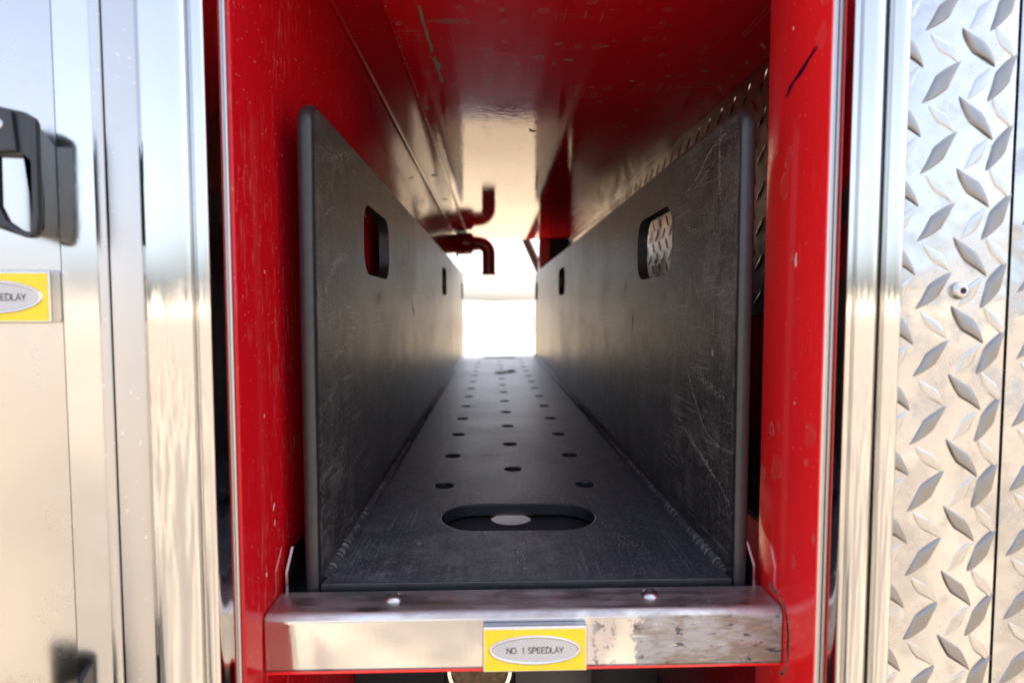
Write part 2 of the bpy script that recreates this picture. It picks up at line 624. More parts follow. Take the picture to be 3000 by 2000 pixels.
def flecks(path, width, count, size, fn, seed):
    """one scuff: many tiny scraped flecks strewn along a path"""
    rnd = random.Random(seed)
    pts = catmull([Vector((p[0], p[1], 0)) for p in path], 8)
    seg = [(b - a).length for a, b in zip(pts, pts[1:])]
    tot = sum(seg)
    bm = bmesh.new()
    for _ in range(count):
        s = rnd.random()
        if rnd.random() < .35:
            s = .5 + .4 * (rnd.random() - .5)
        s *= tot
        i = 0
        while i < len(seg) - 1 and s > seg[i]:
            s -= seg[i]
            i += 1
        d = (pts[i + 1] - pts[i]).normalized()
        c = pts[i] + d * s
        nrm = Vector((-d.y, d.x, 0))
        c = c + nrm * rnd.gauss(0, width / 2)
        L = size * (.4 + rnd.random() * 1.6)
        w = size * (.16 + rnd.random() * .22)
        q = [c - d * L / 2, c + nrm * w, c + d * L / 2, c - nrm * w]
        try:
            bm.faces.new([bm.verts.new(fn(p.x, p.y, .00012)) for p in q])
        except ValueError:
            pass
    return fin(bm)


def arc(cx, cy, rx, ry, a0, a1, n=14):
    return [(cx + rx * math.cos(math.radians(a0 + (a1 - a0) * i / n)), cy + ry * math.sin(math.radians(a0 + (a1 - a0) * i / n))) for i in range(n + 1)]


GLYPH = {   # width, strokes in a box one cap height tall
    'N': (.74, [[(.06, 0), (.06, 1)], [(.06, 1), (.66, 0)], [(.66, 0), (.66, 1)]]),
    'O': (.86, [arc(.42, .5, .37, .465, 0, 360, 32)]),
    '.': (.36, [[(.11, 0), (.11, .10)]]),
    '1': (.58, [[(.34, 0), (.34, 1)], [(.34, .97), (.26, .83), (.12, .77)]]),
    ' ': (.40, []),
    'S': (.74, [arc(.36, .735, .27, .225, 15, 265) + arc(.36, .265, .29, .225, 85, -165)[1:]]),
    'P': (.72, [[(.06, 0), (.06, 1)], [(.06, .955), (.38, .955)] + arc(.38, .72, .24, .235, 90, -90) + [(.06, .485)]]),
    'E': (.70, [[(.06, 0), (.06, 1)], [(.06, .955), (.60, .955)], [(.06, .51), (.56, .51)], [(.06, .045), (.62, .045)]]),
    'D': (.80, [[(.06, 0), (.06, 1)], [(.06, .955), (.32, .955)] + arc(.32, .5, .37, .455, 90, -90) + [(.06, .045)]]),
    'L': (.60, [[(.06, 0), (.06, 1)], [(.06, .045), (.56, .045)]]),
    'A': (.72, [[(.01, 0), (.35, 1), (.69, 0)], [(.13, .34), (.57, .34)]]),
    'Y': (.70, [[(.02, 1), (.35, .43), (.68, 1)], [(.35, .45), (.35, 0)]]),
}


def text_mesh(body, cap, fn, align='CENTER', sx=1.0):
    """plain sans capitals drawn as flat ribbons"""
    wd = sum(GLYPH[c][0] for c in body) * cap * sx
    x0 = -wd / 2 if align == 'CENTER' else -wd
    hw = .070 * cap
    bm = bmesh.new()
    lift = 0.0
    for c in body:
        w, strokes = GLYPH[c]
        for st in strokes:
            P = [Vector((x0 + p[0] * cap * sx, (p[1] - .5) * cap, 0)) for p in st]
            lift = (lift + .000004) % .00002
            prev = None
            for i, p in enumerate(P):
                d = (P[min(i + 1, len(P) - 1)] - P[max(i - 1, 0)]).normalized()
                k = 1.0
                if 0 < i < len(P) - 1:
                    e = (P[i + 1] - p).normalized()
                    k = min(2.2, 1 / max(.3, abs(d.dot(e))))
                nn = Vector((-d.y, d.x, 0)) * hw * k
                a, b = bm.verts.new(fn((p + nn).x, (p + nn).y, lift)), bm.verts.new(fn((p - nn).x, (p - nn).y, lift))
                if prev:
                    bm.faces.new((prev[0], a, b, prev[1]))
                prev = (a, b)
        x0 += w * cap * sx
    return fin(bm)


# ================================================================== the setting
bm = bmesh.new()
N = 72
RR = [0.0, .8, 2, 4, 7, 12, 20, 35, 60, 110, 220, 600, 1500]
rows = [[bm.verts.new((0, 0, -H))]]
for r in RR[1:]:
    row = []
    for k in range(N):
        a = 2 * math.pi * k / N
        x, y = r * math.cos(a), r * math.sin(a)
        z = .05 * mnoise.noise(Vector((x * .12, y * .12, 0))) * min(1, r / 12)
        row.append(bm.verts.new((x, y, -H + z)))
    rows.append(row)
for a, b in zip(rows, rows[1:]):
    for k in range(N):
        k2 = (k + 1) % N
        bm.faces.new((a[0], b[k], b[k2]) if len(a) == 1 else (a[k], b[k], b[k2], a[k2]))
top('ground', fin(bm, 60), 'ground', (0, 0, -H), kind='structure')

top('far_bounce_ground', box(-40, 40, 2.0, 30, -H + .03, -H + .045), 'bounce_ground', (0, 16, -H + .03), kind='structure')  # added paler ground that bounces light into the tunnel and ceiling
bm = bmesh.new()
rows = []
for r, hs in ((95, -.4), (120, .55), (160, 1.0), (230, .85), (330, -.4)):
    row = []
    for k in range(120):
        a = 2 * math.pi * k / 120
        x, y = r * math.cos(a), r * math.sin(a)
        h = 3.0 + 3.0 * mnoise.noise(Vector((math.cos(a) * 2.4, math.sin(a) * 2.4, r * .008)))
        h += 1.6 * mnoise.noise(Vector((x * .06, y * .06, 3)))
        row.append(bm.verts.new((x, y, -H + max(.3, h) * hs)))
    rows.append(row)
for a, b in zip(rows, rows[1:]):
    for k in range(120):
        bm.faces.new((a[k], b[k], b[(k + 1) % 120], a[(k + 1) % 120]))
top('hills', fin(bm, 60), 'hill', (0, 0, -H), kind='structure')

# ------------------------------------------------------------------ body of the truck round the compartment
body = thing('truck_body', 'red painted truck body that frames the pass-through hose compartment', 'truck', (0, 1.2, -1.0))
part('upper_body', box(-1.6, 1.6, .318, 2.148, .2475, 1.15, .01), 'red_body', body)
part('pump_housing', box(-1.6, -.215, .335, 2.14, -.85, .2445, .004), 'dark', body)
part('body_side', box(.281, 1.6, .335, 2.14, -.85, .2445, .004), 'red_body', body)
part('chassis', box(-1.6, 1.6, .45, 1.45, -.95, -.62, .01), 'chassis', body)

# ------------------------------------------------------------------ the compartment shell
comp = thing('hose_compartment', 'glossy red pass-through compartment with dusty walls and scratched ceiling', 'compartment', (.02, 1.2, -.19))
ceil = part('ceiling_panel', box(-.0868, .2695, .300, 2.150, .2440, .2465), 'red_ceil', comp, 'scratched red ceiling with water spots')
Zc = lambda x, y, l: (x, y, .2440 - l)
for i, (lp, mt) in enumerate((
        ([(-.0605, .500), (-.0585, .500), (-.0578, .515), (-.0585, .528), (-.0570, .545), (-.0578, .560), (-.0560, .575), (-.0572, .588),
          (-.0590, .590), (-.0592, .570), (-.0605, .555), (-.0598, .540), (-.0612, .525)], 'chipg'),
        ([(-.0590, .600), (-.0560, .598), (-.0548, .610), (-.0520, .615), (-.0530, .626), (-.0550, .630), (-.0546, .645), (-.0530, .652),
          (-.0538, .664), (-.0562, .668), (-.0572, .655), (-.0565, .640), (-.0582, .630), (-.0580, .615)], 'chipg'),
        (ragged(.0745, .6020, .0060, .0028, 4), 'chipg'),
        (ragged(.1050, .5700, .0050, .0012, 5), 'chipg'),
        (ragged(.1850, .640, .0055, .0016, 6), 'chipg'),
        (ragged(.1500, .655, .0040, .0015, 8), 'chipg'),
        (ragged(.2180, .625, .0050, .0015, 9), 'chipg'))):
    part('paint_chip', blob(lp, Zc), mt, ceil)
flg = part('ceiling_flange', box(-.1275, -.0880, .300, 1.883, .2415, .2438), 'red_flange', comp)
part('flange_edge', box(-.0880, -.0845, .300, 1.884, .2395, .2438, .0009), 'red_edge', comp, 'worn flange edge with bare metal showing')
part('corner_bead', tube([(-.1262, .302, .2400), (-.1262, 1.884, .2400)], .0022, 10), 'red_flange', comp)
for y in (1.1096, 1.35):
    part('flange_hole', lathe([(0, 0), (.0052, 0), (.0052, .0007), (0, .0007)], 20, lambda x, yy, h, y=y: (-.108 + x, y + yy, .2415 - h)), 'gap', flg)  # black discs stand in for the dark of open holes
lw = part('left_wall', box(-.1303, -.1280, .303, 1.885, -.60, .2412, .0010, 3), 'red_wall', comp)
XL = lambda y, z, l: (-.1280 + l, y, z)
for cy, cz, ry, rz, sd, rot in ((.3463, -.1155, .0011, .0028, 2, -.5), (.3472, -.1255, .0007, .0024, 3, -.2), (.3350, -.060, .0006, .0012, 11, 0),
                                (.3405, .020, .0005, .0010, 12, .2), (.3330, -.150, .0008, .0014, 13, .1)):
    part('paint_chip', blob(ragged(cy, cz, ry, rz, sd, 16, .6, rot), XL), 'chipw', lw)
jb = part('door_jamb', box(.1650, .1660, .2940, .3600, -.60, .2412, .0004, 2), 'red_jamb', comp, 'bright red jamb with a purple pen mark')
XR = lambda y, z, l: (.1650 - l, y, z)
for cy, cz, ry, rz, sd in ((.3227, .0254, .0011, .0042, 21), (.3222, .0285, .0007, .0016, 22), (.3548, .0890, .0007, .0018, 23), (.3320, .1530, .0007, .0012, 24),
                           (.3200, -.052, .0006, .0010, 25)):
    part('paint_chip', blob(ragged(cy, cz, ry, rz, sd, 16, .6), XR), 'chipw', jb)
for k, off in enumerate((0, .0009, -.0009, .0016)):
    pth = [(.3400 - k * .0008, .1190 + off), (.3350, .1200 + off * 1.3), (.3290, .1238 + off * .5), (.3210, .1262 + off), (.3130, .1300 + off * .6), (.3050 + k * .001, .1322 + off)]
    pts = [Vector((p[0], p[1], 0)) for p in pth]
    pts = catmull(pts, 6)
    bm = bmesh.new()
    prev = None
    for i, p in enumerate(pts):
        w = .00042 * math.sin(math.pi * min(.96, max(.06, i / len(pts)))) + .0001
        a, b = bm.verts.new(XR(p.x, p.y + w, .00015 + k * .00002)), bm.verts.new(XR(p.x, p.y - w, .00015 + k * .00002))
        if prev:
            bm.faces.new((prev[0], a, b, prev[1]))
        prev = (a, b)
    part('pen_stroke', fin(bm), 'marker', jb)
# scuffed groove where the sill has rubbed the jamb
part('rub_mark', flecks([(.344, -.1655), (.331, -.1665), (.3235, -.172), (.3205, -.182), (.3205, -.196), (.3235, -.206), (.329, -.211)], .0016, 420, .0014, XR, 5), 'chipg', jb, kind='stuff')
# inner side: tread plate above, red wall and a dark ledge below
part('lower_right_wall', box(.2720, .2760, .345, 2.12, -.60, -.0095), 'red_body', comp)
part('ledge', box(.1664, .2718, .362, 2.12, -.1345, -.1310), 'dark', comp)
part('back_of_jamb', box(.1664, .2718, .3605, .3630, -.60, .2412), 'dark', comp)
part('far_post', box(.1630, .1990, 2.120, 2.160, -.60, .2439, .0), 'red_body', comp)
part('far_filler', box(.1992, .2715, 2.138, 2.149, -.60, .2439), 'dark', comp)
part('far_jamb', box(-.2140, -.1720, 2.105, 2.160, -.60, .2439, .0), 'red_wall', comp)
part('dark_hollow_sheet', box(-.214, -.084, 1.886, 1.955, .2420, .2439), 'dark', comp)  # dark sheet stands in for the black hollow above the pipe
part('pipe_bulkhead', box(-.214, -.1290, 1.886, 1.892, -.60, .2418), 'dark', comp)
part('far_sill', box(-.171, .162, 2.125, 2.160, -.215, -.182, .003), 'red_body', comp)
shelf = sheet([[(-.1276, .3560), (.1646, .3560), (.1646, 2.10), (-.1276, 2.10)], circ(.0148, .5020, .0176, n=40)], .003, .0002,
              lambda x, y, z: (x, y, -.1805 + z))
part('shelf', shelf, 'greypanel', comp)

ipl = part('tread_plate', box(.2700, .2718, .345, 2.137, -.0090, .2438), 'plate_in', comp, 'dark dusty diamond tread plate lining')


def lug_mesh(L, Wd, Hh, nx=12, ny=6):
    bm = bmesh.new()
    rows = []
    for i in range(nx + 1):
        s = -1 + 2 * i / nx
        hw = Wd / 2 * (1 - abs(s) ** 1.2) + .00012
        bend = .0007 * math.sin(s * 2.6)
        rows.append([])
        for j in range(ny + 1):
            q = -1 + 2 * j / ny
            h = Hh * (1 - abs(s) ** 6) * (1 - abs(q) ** 6) * (.72 + .28 * math.cos(q * 1.5 + .5))
            h += .00028 * Hh / .0016 * math.sin(s * 5) * (1 - abs(q)) * (1 - abs(s))
            rows[-1].append(bm.verts.new((s * L / 2, q * hw + bend, h - .0002)))
    for a, b in zip(rows, rows[1:]):
        for j in range(ny):
            bm.faces.new((a[j], a[j + 1], b[j + 1], b[j]))
    return fin(bm, 32)


lug_in = lug_mesh(.026, .0062, .0014, 8, 4)
lug_in.materials.append(M['lug_in'])
lug_in.name = 'tread_lug'
rest = bmesh.new()
cnt = 0
for c in range(0, 89):
    y = .372 + .0192 * c
    for r in range(7):
        z = .226 - .036 * r - (.018 if c % 2 else 0)
        if z < .003 or y > 2.10:
            continue
        a = math.radians(48 if c % 2 else -48)
        m = Matrix.Translation((.2700, y, z)) @ Matrix(((0, 0, -1, 0), (1, 0, 0, 0), (0, 1, 0, 0), (0, 0, 0, 1))) @ Matrix.Rotation(a, 4, 'Z')
        if cnt < 210:
            piece('tread_lug', lug_in, ipl, m)
            cnt += 1
        else:
            tm = lug_in.copy()
            tm.transform(m)
            rest.from_mesh(tm)
            bpy.data.meshes.remove(tm)
rm = fin(rest, 60)
part('far_lugs', rm, 'lug_in', ipl, kind='stuff')

# ------------------------------------------------------------------ black hose tray
TX0, TX1, TY0, TY1, TZ, TT = -.1045, .1470, .3551, 2.1120, -.1665, .1212
tray = thing('hose_tray', 'empty black plastic hose tray with hand holes and perforated floor', 'hose tray', (.021, 1.23, -.1785))


def tray_outline():
    r, n = .016, 10
    pts = [(TY0, -.1785), (TY1, -.1785)]
    for cx, a0 in ((TY1 - r, 0), (TY0 + r, 90)):
        for i in range(n + 1):
            a = math.radians(a0 + 90 * i / n)
            pts.append((cx + r * math.cos(a), TT - r + r * math.sin(a)))
    return pts


sides = []
for xin, sgn in ((TX0, -1), (TX1, 1)):
    xc = xin + sgn * .005
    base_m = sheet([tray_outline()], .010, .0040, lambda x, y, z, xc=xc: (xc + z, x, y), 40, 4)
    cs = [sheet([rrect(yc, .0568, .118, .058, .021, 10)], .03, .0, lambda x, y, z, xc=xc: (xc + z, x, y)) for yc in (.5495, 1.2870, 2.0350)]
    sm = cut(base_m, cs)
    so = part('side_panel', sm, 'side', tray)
    sm.materials.append(M['edge'])
    for p in sm.polygons:
        if abs(p.normal.x) < .97:
            p.material_index = 1
    sides.append(so)
loops = [[(TX0, TY0 + .001), (TX1, TY0 + .001), (TX1, TY1), (TX0, TY1)]]
loops.append(rrect(.0198, .4695, .122, .060, .0298, 12))
loops.append(rrect(.0198, 1.9975, .122, .060, .0298, 12))
for k in range(13):
    for dx in (-.0664, .0664):
        loops.append(circ(.0200 + dx, .5546 + .1136 * k, .0089, n=24))
for k in range(12):
    loops.append(circ(.0200, .6105 + .1136 * k, .0089, n=24))
fm = sheet(loops, .010, .0011, lambda x, y, z: (x, y, TZ - .005 + z), 30, 2)
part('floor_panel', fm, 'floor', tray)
fm.materials.append(M['edge'])
for p in fm.polygons:
    if abs(p.normal.z) < .97:
        p.material_index = 1


def weld(x, sgn, seed):
    rnd = random.Random(seed)
    bm = bmesh.new()
    rows = []
    y = TY0 + .006
    ph = 0.0
    while y < TY1 - .004:
        pitch = .0030 + .0006 * math.sin(y * 90)
        ph += 2 * math.pi * .00075 / pitch
        rip = .5 + .5 * math.sin(ph)
        wob = .0007 * mnoise.noise(Vector((y * 60, seed, 0))) + .0004 * mnoise.noise(Vector((y * 300, seed, 5)))
        R = .0056 + .0013 * rip ** 1.5 + wob
        if y < TY0 + .02:
            R *= .45 + .55 * (y - TY0 - .006) / .014
        row = []
        for k in range(6):
            a = math.radians(90 * k / 5)
            bulge = .72 + .10 * math.sin(2 * a)
            lead = .0009 * math.sin(2 * a)
            row.append(bm.verts.new((x + sgn * (R * bulge * math.cos(a) - .0004), y + lead, TZ + R * bulge * math.sin(a) - .0004)))
        rows.append(row)
        y += .00075 if y < 1.0 else .0015
    for a, b in zip(rows, rows[1:]):
        for k in range(5):
            bm.faces.new((a[k], a[k + 1], b[k + 1], b[k]))
    return fin(bm, 70)


part('weld_bead', weld(TX0, 1, 1), 'weld', tray, 'rippled plastic weld along the floor edge')
part('weld_bead', weld(TX1, -1, 2), 'weld', tray, 'rippled plastic weld along the floor edge')
YL = lambda y, z, l: (TX0 + l, y, z)
YR = lambda y, z, l: (TX1 - l, y, z)
ZF = lambda x, y, l: (x, y, TZ + l)
for i, (fn, path, w, n, sz, mt, side) in enumerate((
        (YL, [(.361, .0884), (.40, .099), (.44, .110), (.475, .1125)], .0035, 240, .0011, 'scuff', 0),
        (YL, [(.375, .010), (.392, .024), (.410, .032), (.440, .037)], .0035, 330, .0011, 'scuff', 0),
        (YL, [(.362, -.064), (.40, -.050), (.42, -.041)], .003, 110, .0010, 'scuff', 0),
        (YL, [(.372, .055), (.398, .066)], .0016, 60, .0010, 'scuff', 0),
        (YL, [(.385, -.036), (.41, -.030), (.434, -.024)], .002, 80, .0010, 'scuff', 0),
        (YL, [(.430, -.118), (.47, -.112), (.505, -.108)], .0018, 70, .0010, 'scuff', 0),
        (YL, [(.46, .073), (.49, .078), (.505, .070)], .004, 90, .0010, 'scuff', 0),
        (YL, [(.525, .006), (.555, .010), (.590, .0085)], .006, 40, .0022, 'scuff2', 0),
        (YL, [(.78, .004), (.80, -.020)], .004, 24, .0034, 'scuff2', 0),
        (YL, [(.70, .045), (.705, .066)], .003, 16, .0030, 'scuff2', 0),
        (YL, [(.95, -.02), (1.0, .02)], .012, 14, .0040, 'scuff2', 0),
        (YL, [(.56, -.06), (.60, -.075), (.66, -.07)], .006, 60, .0012, 'scuff', 0),
        (YR, [(.462, .0855), (.430, .094), (.405, .106), (.378, .110)], .0012, 190, .0012, 'scuff', 1),
        (YR, [(.455, .083), (.42, .090), (.392, .098)], .0010, 90, .0010, 'scuff', 1),
        (YR, [(.388, .116), (.389, .095), (.386, .070)], .0022, 110, .0012, 'scuff', 1),
        (YR, [(.470, .080), (.452, .060), (.420, .054)], .002, 70, .0011, 'scuff', 1),
        (YR, [(.445, -.048), (.428, -.067), (.405, -.085), (.380, -.090)], .0003, 260, .0016, 'scuff', 1),
        (YR, [(.470, -.086), (.430, -.099), (.39, -.111), (.362, -.122)], .0026, 320, .0012, 'scuff', 1),
        (YR, [(.440, -.043), (.405, -.052), (.372, -.058)], .004, 220, .0010, 'scuff', 1),
        (YR, [(.400, .010), (.36, .009)], .003, 70, .0010, 'scuff', 1),
        (YR, [(.395, .003), (.394, -.018)], .001, 40, .0010, 'scuff', 1),
        (YR, [(.3945, -.028), (.3955, -.032)], .0022, 46, .0011, 'scuff2', 1),
        (YR, [(.62, .000), (.63, -.022)], .003, 20, .0030, 'scuff2', 1),
        (YR, [(.66, .030), (.672, .012)], .005, 16, .0030, 'scuff2', 1),
        (YR, [(.75, -.05), (.80, -.02)], .018, 18, .0040, 'scuff2', 1),
        (YR, [(.95, .01), (1.02, -.03)], .018, 14, .0045, 'scuff2', 1),
        (YR, [(.60, -.09), (.52, -.11), (.45, -.12)], .010, 90, .0012, 'scuff', 1),
        (ZF, [(.002, .56), (-.004, .66), (.006, .76), (-.002, .86)], .010, 160, .0016, 'scuff', 2),
        (ZF, [(.02, .372), (.018, .40), (.024, .43)], .004, 90, .0010, 'scuff', 2),
        (ZF, [(.104, .385), (.092, .42), (.086, .455)], .006, 120, .0010, 'scuff', 2),
        (ZF, [(-.06, .40), (-.05, .43)], .010, 60, .0009, 'scuff', 2),
        (ZF, [(-.03, .665), (.01, .672), (.05, .668)], .002, 90, .0014, 'scuff', 2),
        (ZF, [(.07, .50), (.06, .60), (.05, .75)], .012, 90, .0014, 'scuff', 2))):
    part('scuff_mark', flecks(path, w, n, sz, fn, 100 + i), mt, sides[side] if side < 2 else tray, kind='stuff')

# small dark leaf litter on the tray floor
bm = bmesh.new()
for (cx, cy, rx, ry, sd) in ((.0265, 1.530, .020, .016, 1), (.040, 1.548, .018, .012, 2), (.014, 1.520, .014, .014, 3), (.052, 1.560, .010, .008, 4)):
    pts = ragged(cx, cy, rx, ry, sd, 14, .6)
    rnd = random.Random(sd)
    c = bm.verts.new((cx, cy, TZ + .005))
    ring = [bm.verts.new((p[0], p[1], TZ + .0008 + .005 * rnd.random() ** 2)) for p in pts]
    for i in range(len(ring)):
        bm.faces.new((c, ring[i], ring[(i + 1) % len(ring)]))
top('dry_leaf', fin(bm, 20), 'leaf', (.0265, 1.54, TZ), 'dark crumpled leaf lying far back on the tray floor', 'leaf')

# scrap hanging from the ceiling
bm = bmesh.new()
pts = [(.0490, -.004), (.0515, .0015), (.0560, .0025), (.0590, .0010), (.0560, .0002), (.0530, -.0006), (.0512, -.0030)]
a = [bm.verts.new((p[0], .8375 + p[1] * 2.2, .2438)) for p in pts]
b = [bm.verts.new((p[0], .8375 + p[1] * 2.2, .2438 - .0006)) for p in pts]
for i in range(len(pts)):
    j = (i + 1) % len(pts)
    bm.faces.new((a[i], a[j], b[j], b[i]))
bm.faces.new(a)
bm.faces.new(b[::-1])
top('dirt_clump', fin(bm, 20), 'leaf', (.054, .8375, .2438), 'tiny dark clump of dirt stuck to the red ceiling', 'dirt')

# ------------------------------------------------------------------ guide rails beside the tray
for x0, x1, lab in ((-.1245, -.1230, 'thin steel guide rail along the left side of the tray'),
                    (.1588, .1602, 'thin steel guide rail along the right side of the tray')):
    pr = [(.3530, -.1788), (.3530, -.1575), (.3640, -.1465), (2.09, -.1465), (2.09, -.1788)]
    top('guide_rail', extrude(pr, x0, x1, lambda p, q, s: (s, p, q)), 'steel', (x0, 1.2, -.1788), lab, 'rail', group='tray guide rails')

# ------------------------------------------------------------------ stainless sill with bolts and nameplate
sill = thing('stainless_sill', 'stainless sill with tape residue below the black tray', 'sill', (.018, .338, -.2030))
r, n = .0042, 8
prof = [(.3538, -.2026), (.3538, -.1700)]
for i in range(n + 1):
    a = math.radians(90 + 90 * i / n)
    prof.append((.3254 + r + r * math.cos(a), -.1700 - r + r * math.sin(a)))
prof += [(.3254, -.2018), (.3262, -.2026)]
bar = extrude(prof, -.1276, .1646, lambda p, q, s: (s, p, q), 50)
bm = bmesh.new()
bm.from_mesh(bar)
ends = [e for e in bm.edges if abs(abs(e.verts[0].co.x - .0185) - .1461) < 1e-4 and abs(abs(e.verts[1].co.x - .0185) - .1461) < 1e-4]
bmesh.ops.bevel(bm, geom=ends, offset=.0014, segments=3, profile=.5, affect='EDGES')
bar = fin(bm, 50)
for v in bar.vertices:      # material space: z from the bottom of the bar
    v.co.z += .2026
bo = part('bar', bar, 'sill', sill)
bo.location = bo.location + Vector((0, 0, -.2026))
part('red_lip', box(-.1275, .1645, .3266, .3530, -.2046, -.2028, .0004), 'red_jamb', sill, 'thin red lip under the sill')


def button_head(fn, rad, hgt, name, parent):
    pr = [(rad, 0), (rad * 1.0, hgt * .18), (rad * .93, hgt * .45), (rad * .78, hgt * .75), (rad * .58, hgt * .94), (rad * .42, hgt), (rad * .36, hgt * .97), (rad * .34, hgt * .5), (0, hgt * .45)]
    b_ = part(name, lathe(pr, 28, fn), 'bolt', parent)
    part('socket', lathe([(0, hgt * .5), (rad * .33, hgt * .52), (rad * .33, hgt * .56), (0, hgt * .58)], 6, fn), 'gap', b_)


for bx, by in ((-.0586, .3428), (.0926, .3428)):
    button_head(lambda x, y, h, bx=bx, by=by: (bx + x, by + y, -.1700 + h), .0054, .0028, 'bolt', sill)


def nameplate(parent, cx, cz, yf, yb, text, align, tx):
    """chromed bezel, yellow face, raised chrome oval ring, silver field, black lettering"""
    f = lambda x, y, z: (cx + x, yf - z, cz + y)
    th = yb - yf
    pl = part('nameplate', sheet([rrect(0, 0, .0582, .0262, .0012, 4)], th, .0009, lambda x, y, z: f(x, y, z - th / 2), 40, 3), 'chrome2', parent,
              'yellow nameplate with a silver oval')
    part('yellow_face', sheet([rrect(0, -.0003, .0560, .0232, .0006, 3), circ(0, -.0003, .0246, .0075, 64)], .0002, .00002, lambda x, y, z: f(x, y, z + .0001)), 'yellow', pl)
    bm = bmesh.new()
    rows = []
    for i in range(72):
        a = 2 * math.pi * i / 72
        rows.append([bm.verts.new(f(math.cos(a) * (.0247 + .0011 * math.cos(b)), -.0003 + math.sin(a) * (.0076 + .0009 * math.cos(b)), .0001 + .0008 * math.sin(b)))
                     for b in [math.pi * k / 6 for k in range(7)]])
    for i in range(72):
        A, B = rows[i], rows[(i + 1) % 72]
        for k in range(6):
            bm.faces.new((A[k], A[k + 1], B[k + 1], B[k]))
    part('oval_ring', fin(bm, 60), 'chrome2', pl)
    part('oval_field', sheet([circ(0, -.0003, .0238, .0068, 64)], .0003, .00002, lambda x, y, z: f(x, y, z + .00022)), 'oval', pl)
    part('lettering', text_mesh(text, .0034, lambda x, y, z: f(x + tx, y - .0003, z + .00046), align, 1.03), 'ink', pl)
    return pl


nameplate(sill, .0228, -.1885, .3200, .3252, 'NO. 1 SPEEDLAY', 'CENTER', 0.0)

# ------------------------------------------------------------------ elbow pipe at the far end
pipe = thing('elbow_pipe', 'dark red discharge pipe elbow bending down at the far end', 'pipe', (-.06, 1.925, .10))
yp, zp = 1.925, .2045
part('collar', tube([(-.200, yp, zp), (-.118, yp, zp), (-.112, yp, zp), (-.072, yp, zp), (-.066, yp, zp), (-.060, yp, zp)],
                    [.031, .031, .035, .035, .032, .022], 28), 'pipe', pipe)
pth = [(-.062, yp, zp), (-.048, yp, zp)]
for i in range(9):
    a = math.radians(90 * i / 8)
    pth.append((-.045 + .031 * math.sin(a), yp, zp - .031 + .031 * math.cos(a)))
pth += [(-.014, yp, .125), (-.014, yp, .1135), (-.014, yp, .1125), (-.014, yp, .1045), (-.014, yp, .1038)]
part('elbow', tube(pth, [.0235, .0225] + [.0215] * 9 + [.0210, .0210, .0224, .0224, .0195], 24), 'pipe', pipe)
for a in (60, 120, 240, 300):
    part('bolt', lathe([(.006, 0), (.006, .005), (.003, .007), (0, .007)], 6,
                       lambda x, y, h, a=a: (-.112 + h - .006, yp + .030 * math.cos(math.radians(a)) * 1.55 + x, zp + .030 * math.sin(math.radians(a)) * 1.45 + y)), 'bolt', pipe)

# strut outside the far opening
d = Vector((.0500, 0, -.0900))
top('support_strut', tube([(.112, 2.30, .290), (.120, 2.30, .272), (.176, 2.30, .150), (.21, 2.30, .075)], .017, 8, True, 30), 'strut', (.17, 2.30, .08),
    'dark diagonal strut beyond the far opening, top right', 'strut')

# ------------------------------------------------------------------ below the sill: capped pipe and dark panels
cap = thing('pipe_stub', 'corroded round brass pipe end below the yellow nameplate on the sill', 'pipe', (-.011, .47, -.31))
part('barrel', tube([(-.011, .452, -.2798), (-.011, .62, -.2798)], .0235, 32), 'brass', cap)
part('rim', lathe([(.0215, 0), (.0222, -.0022), (.0250, -.0022), (.0258, 0), (.0258, .012), (.0236, .012)], 40, lambda x, y, h: (-.011 + x, .450 + h, -.2798 + y)), 'steel', cap)
part('face', lathe([(.0216, .0005), (.010, .0012), (0, .0005)], 32, lambda x, y, h: (-.011 + x, .450 + h, -.2798 + y)), 'brass', cap)
low = thing('lower_bay', 'dark panels of the bay below the sill', 'panels', (.0, .6, -.6))
part('grey_panel', box(.018, .086, .50, .52, -.58, -.215, .002), 'greypanel', low)
part('black_panel', box(.088, .160, .56, .58, -.58, -.2, .002), 'dark', low)
part('brown_panel', box(-.127, -.045, .530, .545, -.58, -.2, .002), 'leaf', low)
part('red_tab', box(-.1275, -.1150, .3640, .3680, -.2200, -.2049, .0006), 'red_jamb', low)
part('red_tab', box(-.1275, -.1180, .3740, .3780, -.2180, -.2049, .0006), 'red_jamb', low)
part('pale_backing', box(-.127, .164, 1.36, 2.10, -.612, -.602), 'backing', low, 'added light grey pan')  # added to catch daylight and show pale through the shelf hole
part('bottom', box(-.127, .164, .36, 1.35, -.61, -.60), 'dark', low)

# ------------------------------------------------------------------ polished trim left of the opening
tl = thing('door_trim', 'polished stainless trim with a satin strip, left of the opening', 'trim', (-.16, .31, -.6), group='stainless trims')
Z0, Z1 = -.60, .60
pr = catmull([Vector((p[0], p[1], 0)) for p in [(-.1715, .312), (-.1713, .304), (-.1695, .2955), (-.1645, .2895), (-.1575, .2870), (-.1500, .2872), (-.1445, .2890), (-.1425, .2920)]], 6)
pr += catmull([Vector((p[0], p[1], 0)) for p in [(-.1421, .2920), (-.1408, .2898), (-.1380, .2886), (-.1355, .2888), (-.1343, .2905), (-.1332, .2965), (-.1318, .3030), (-.1318, .312)]], 5)
part('half_round', extrude([(p.x, p.y) for p in pr], Z0, Z1, lambda p, q, s: (p, q, s), 50, 30), 'chrome', tl)
part('seal_edge', box(-.1317, -.1304, .3030, .318, Z0, Z1, .0003), 'edge_al', tl)
part('satin_strip', box(-.1905, -.1725, .3050, .3150, Z0, Z1, .0007, 2), 'satin', tl)
part('groove', box(-.1724, -.1716, .3125, .3150, Z0, Z1), 'gap', tl)
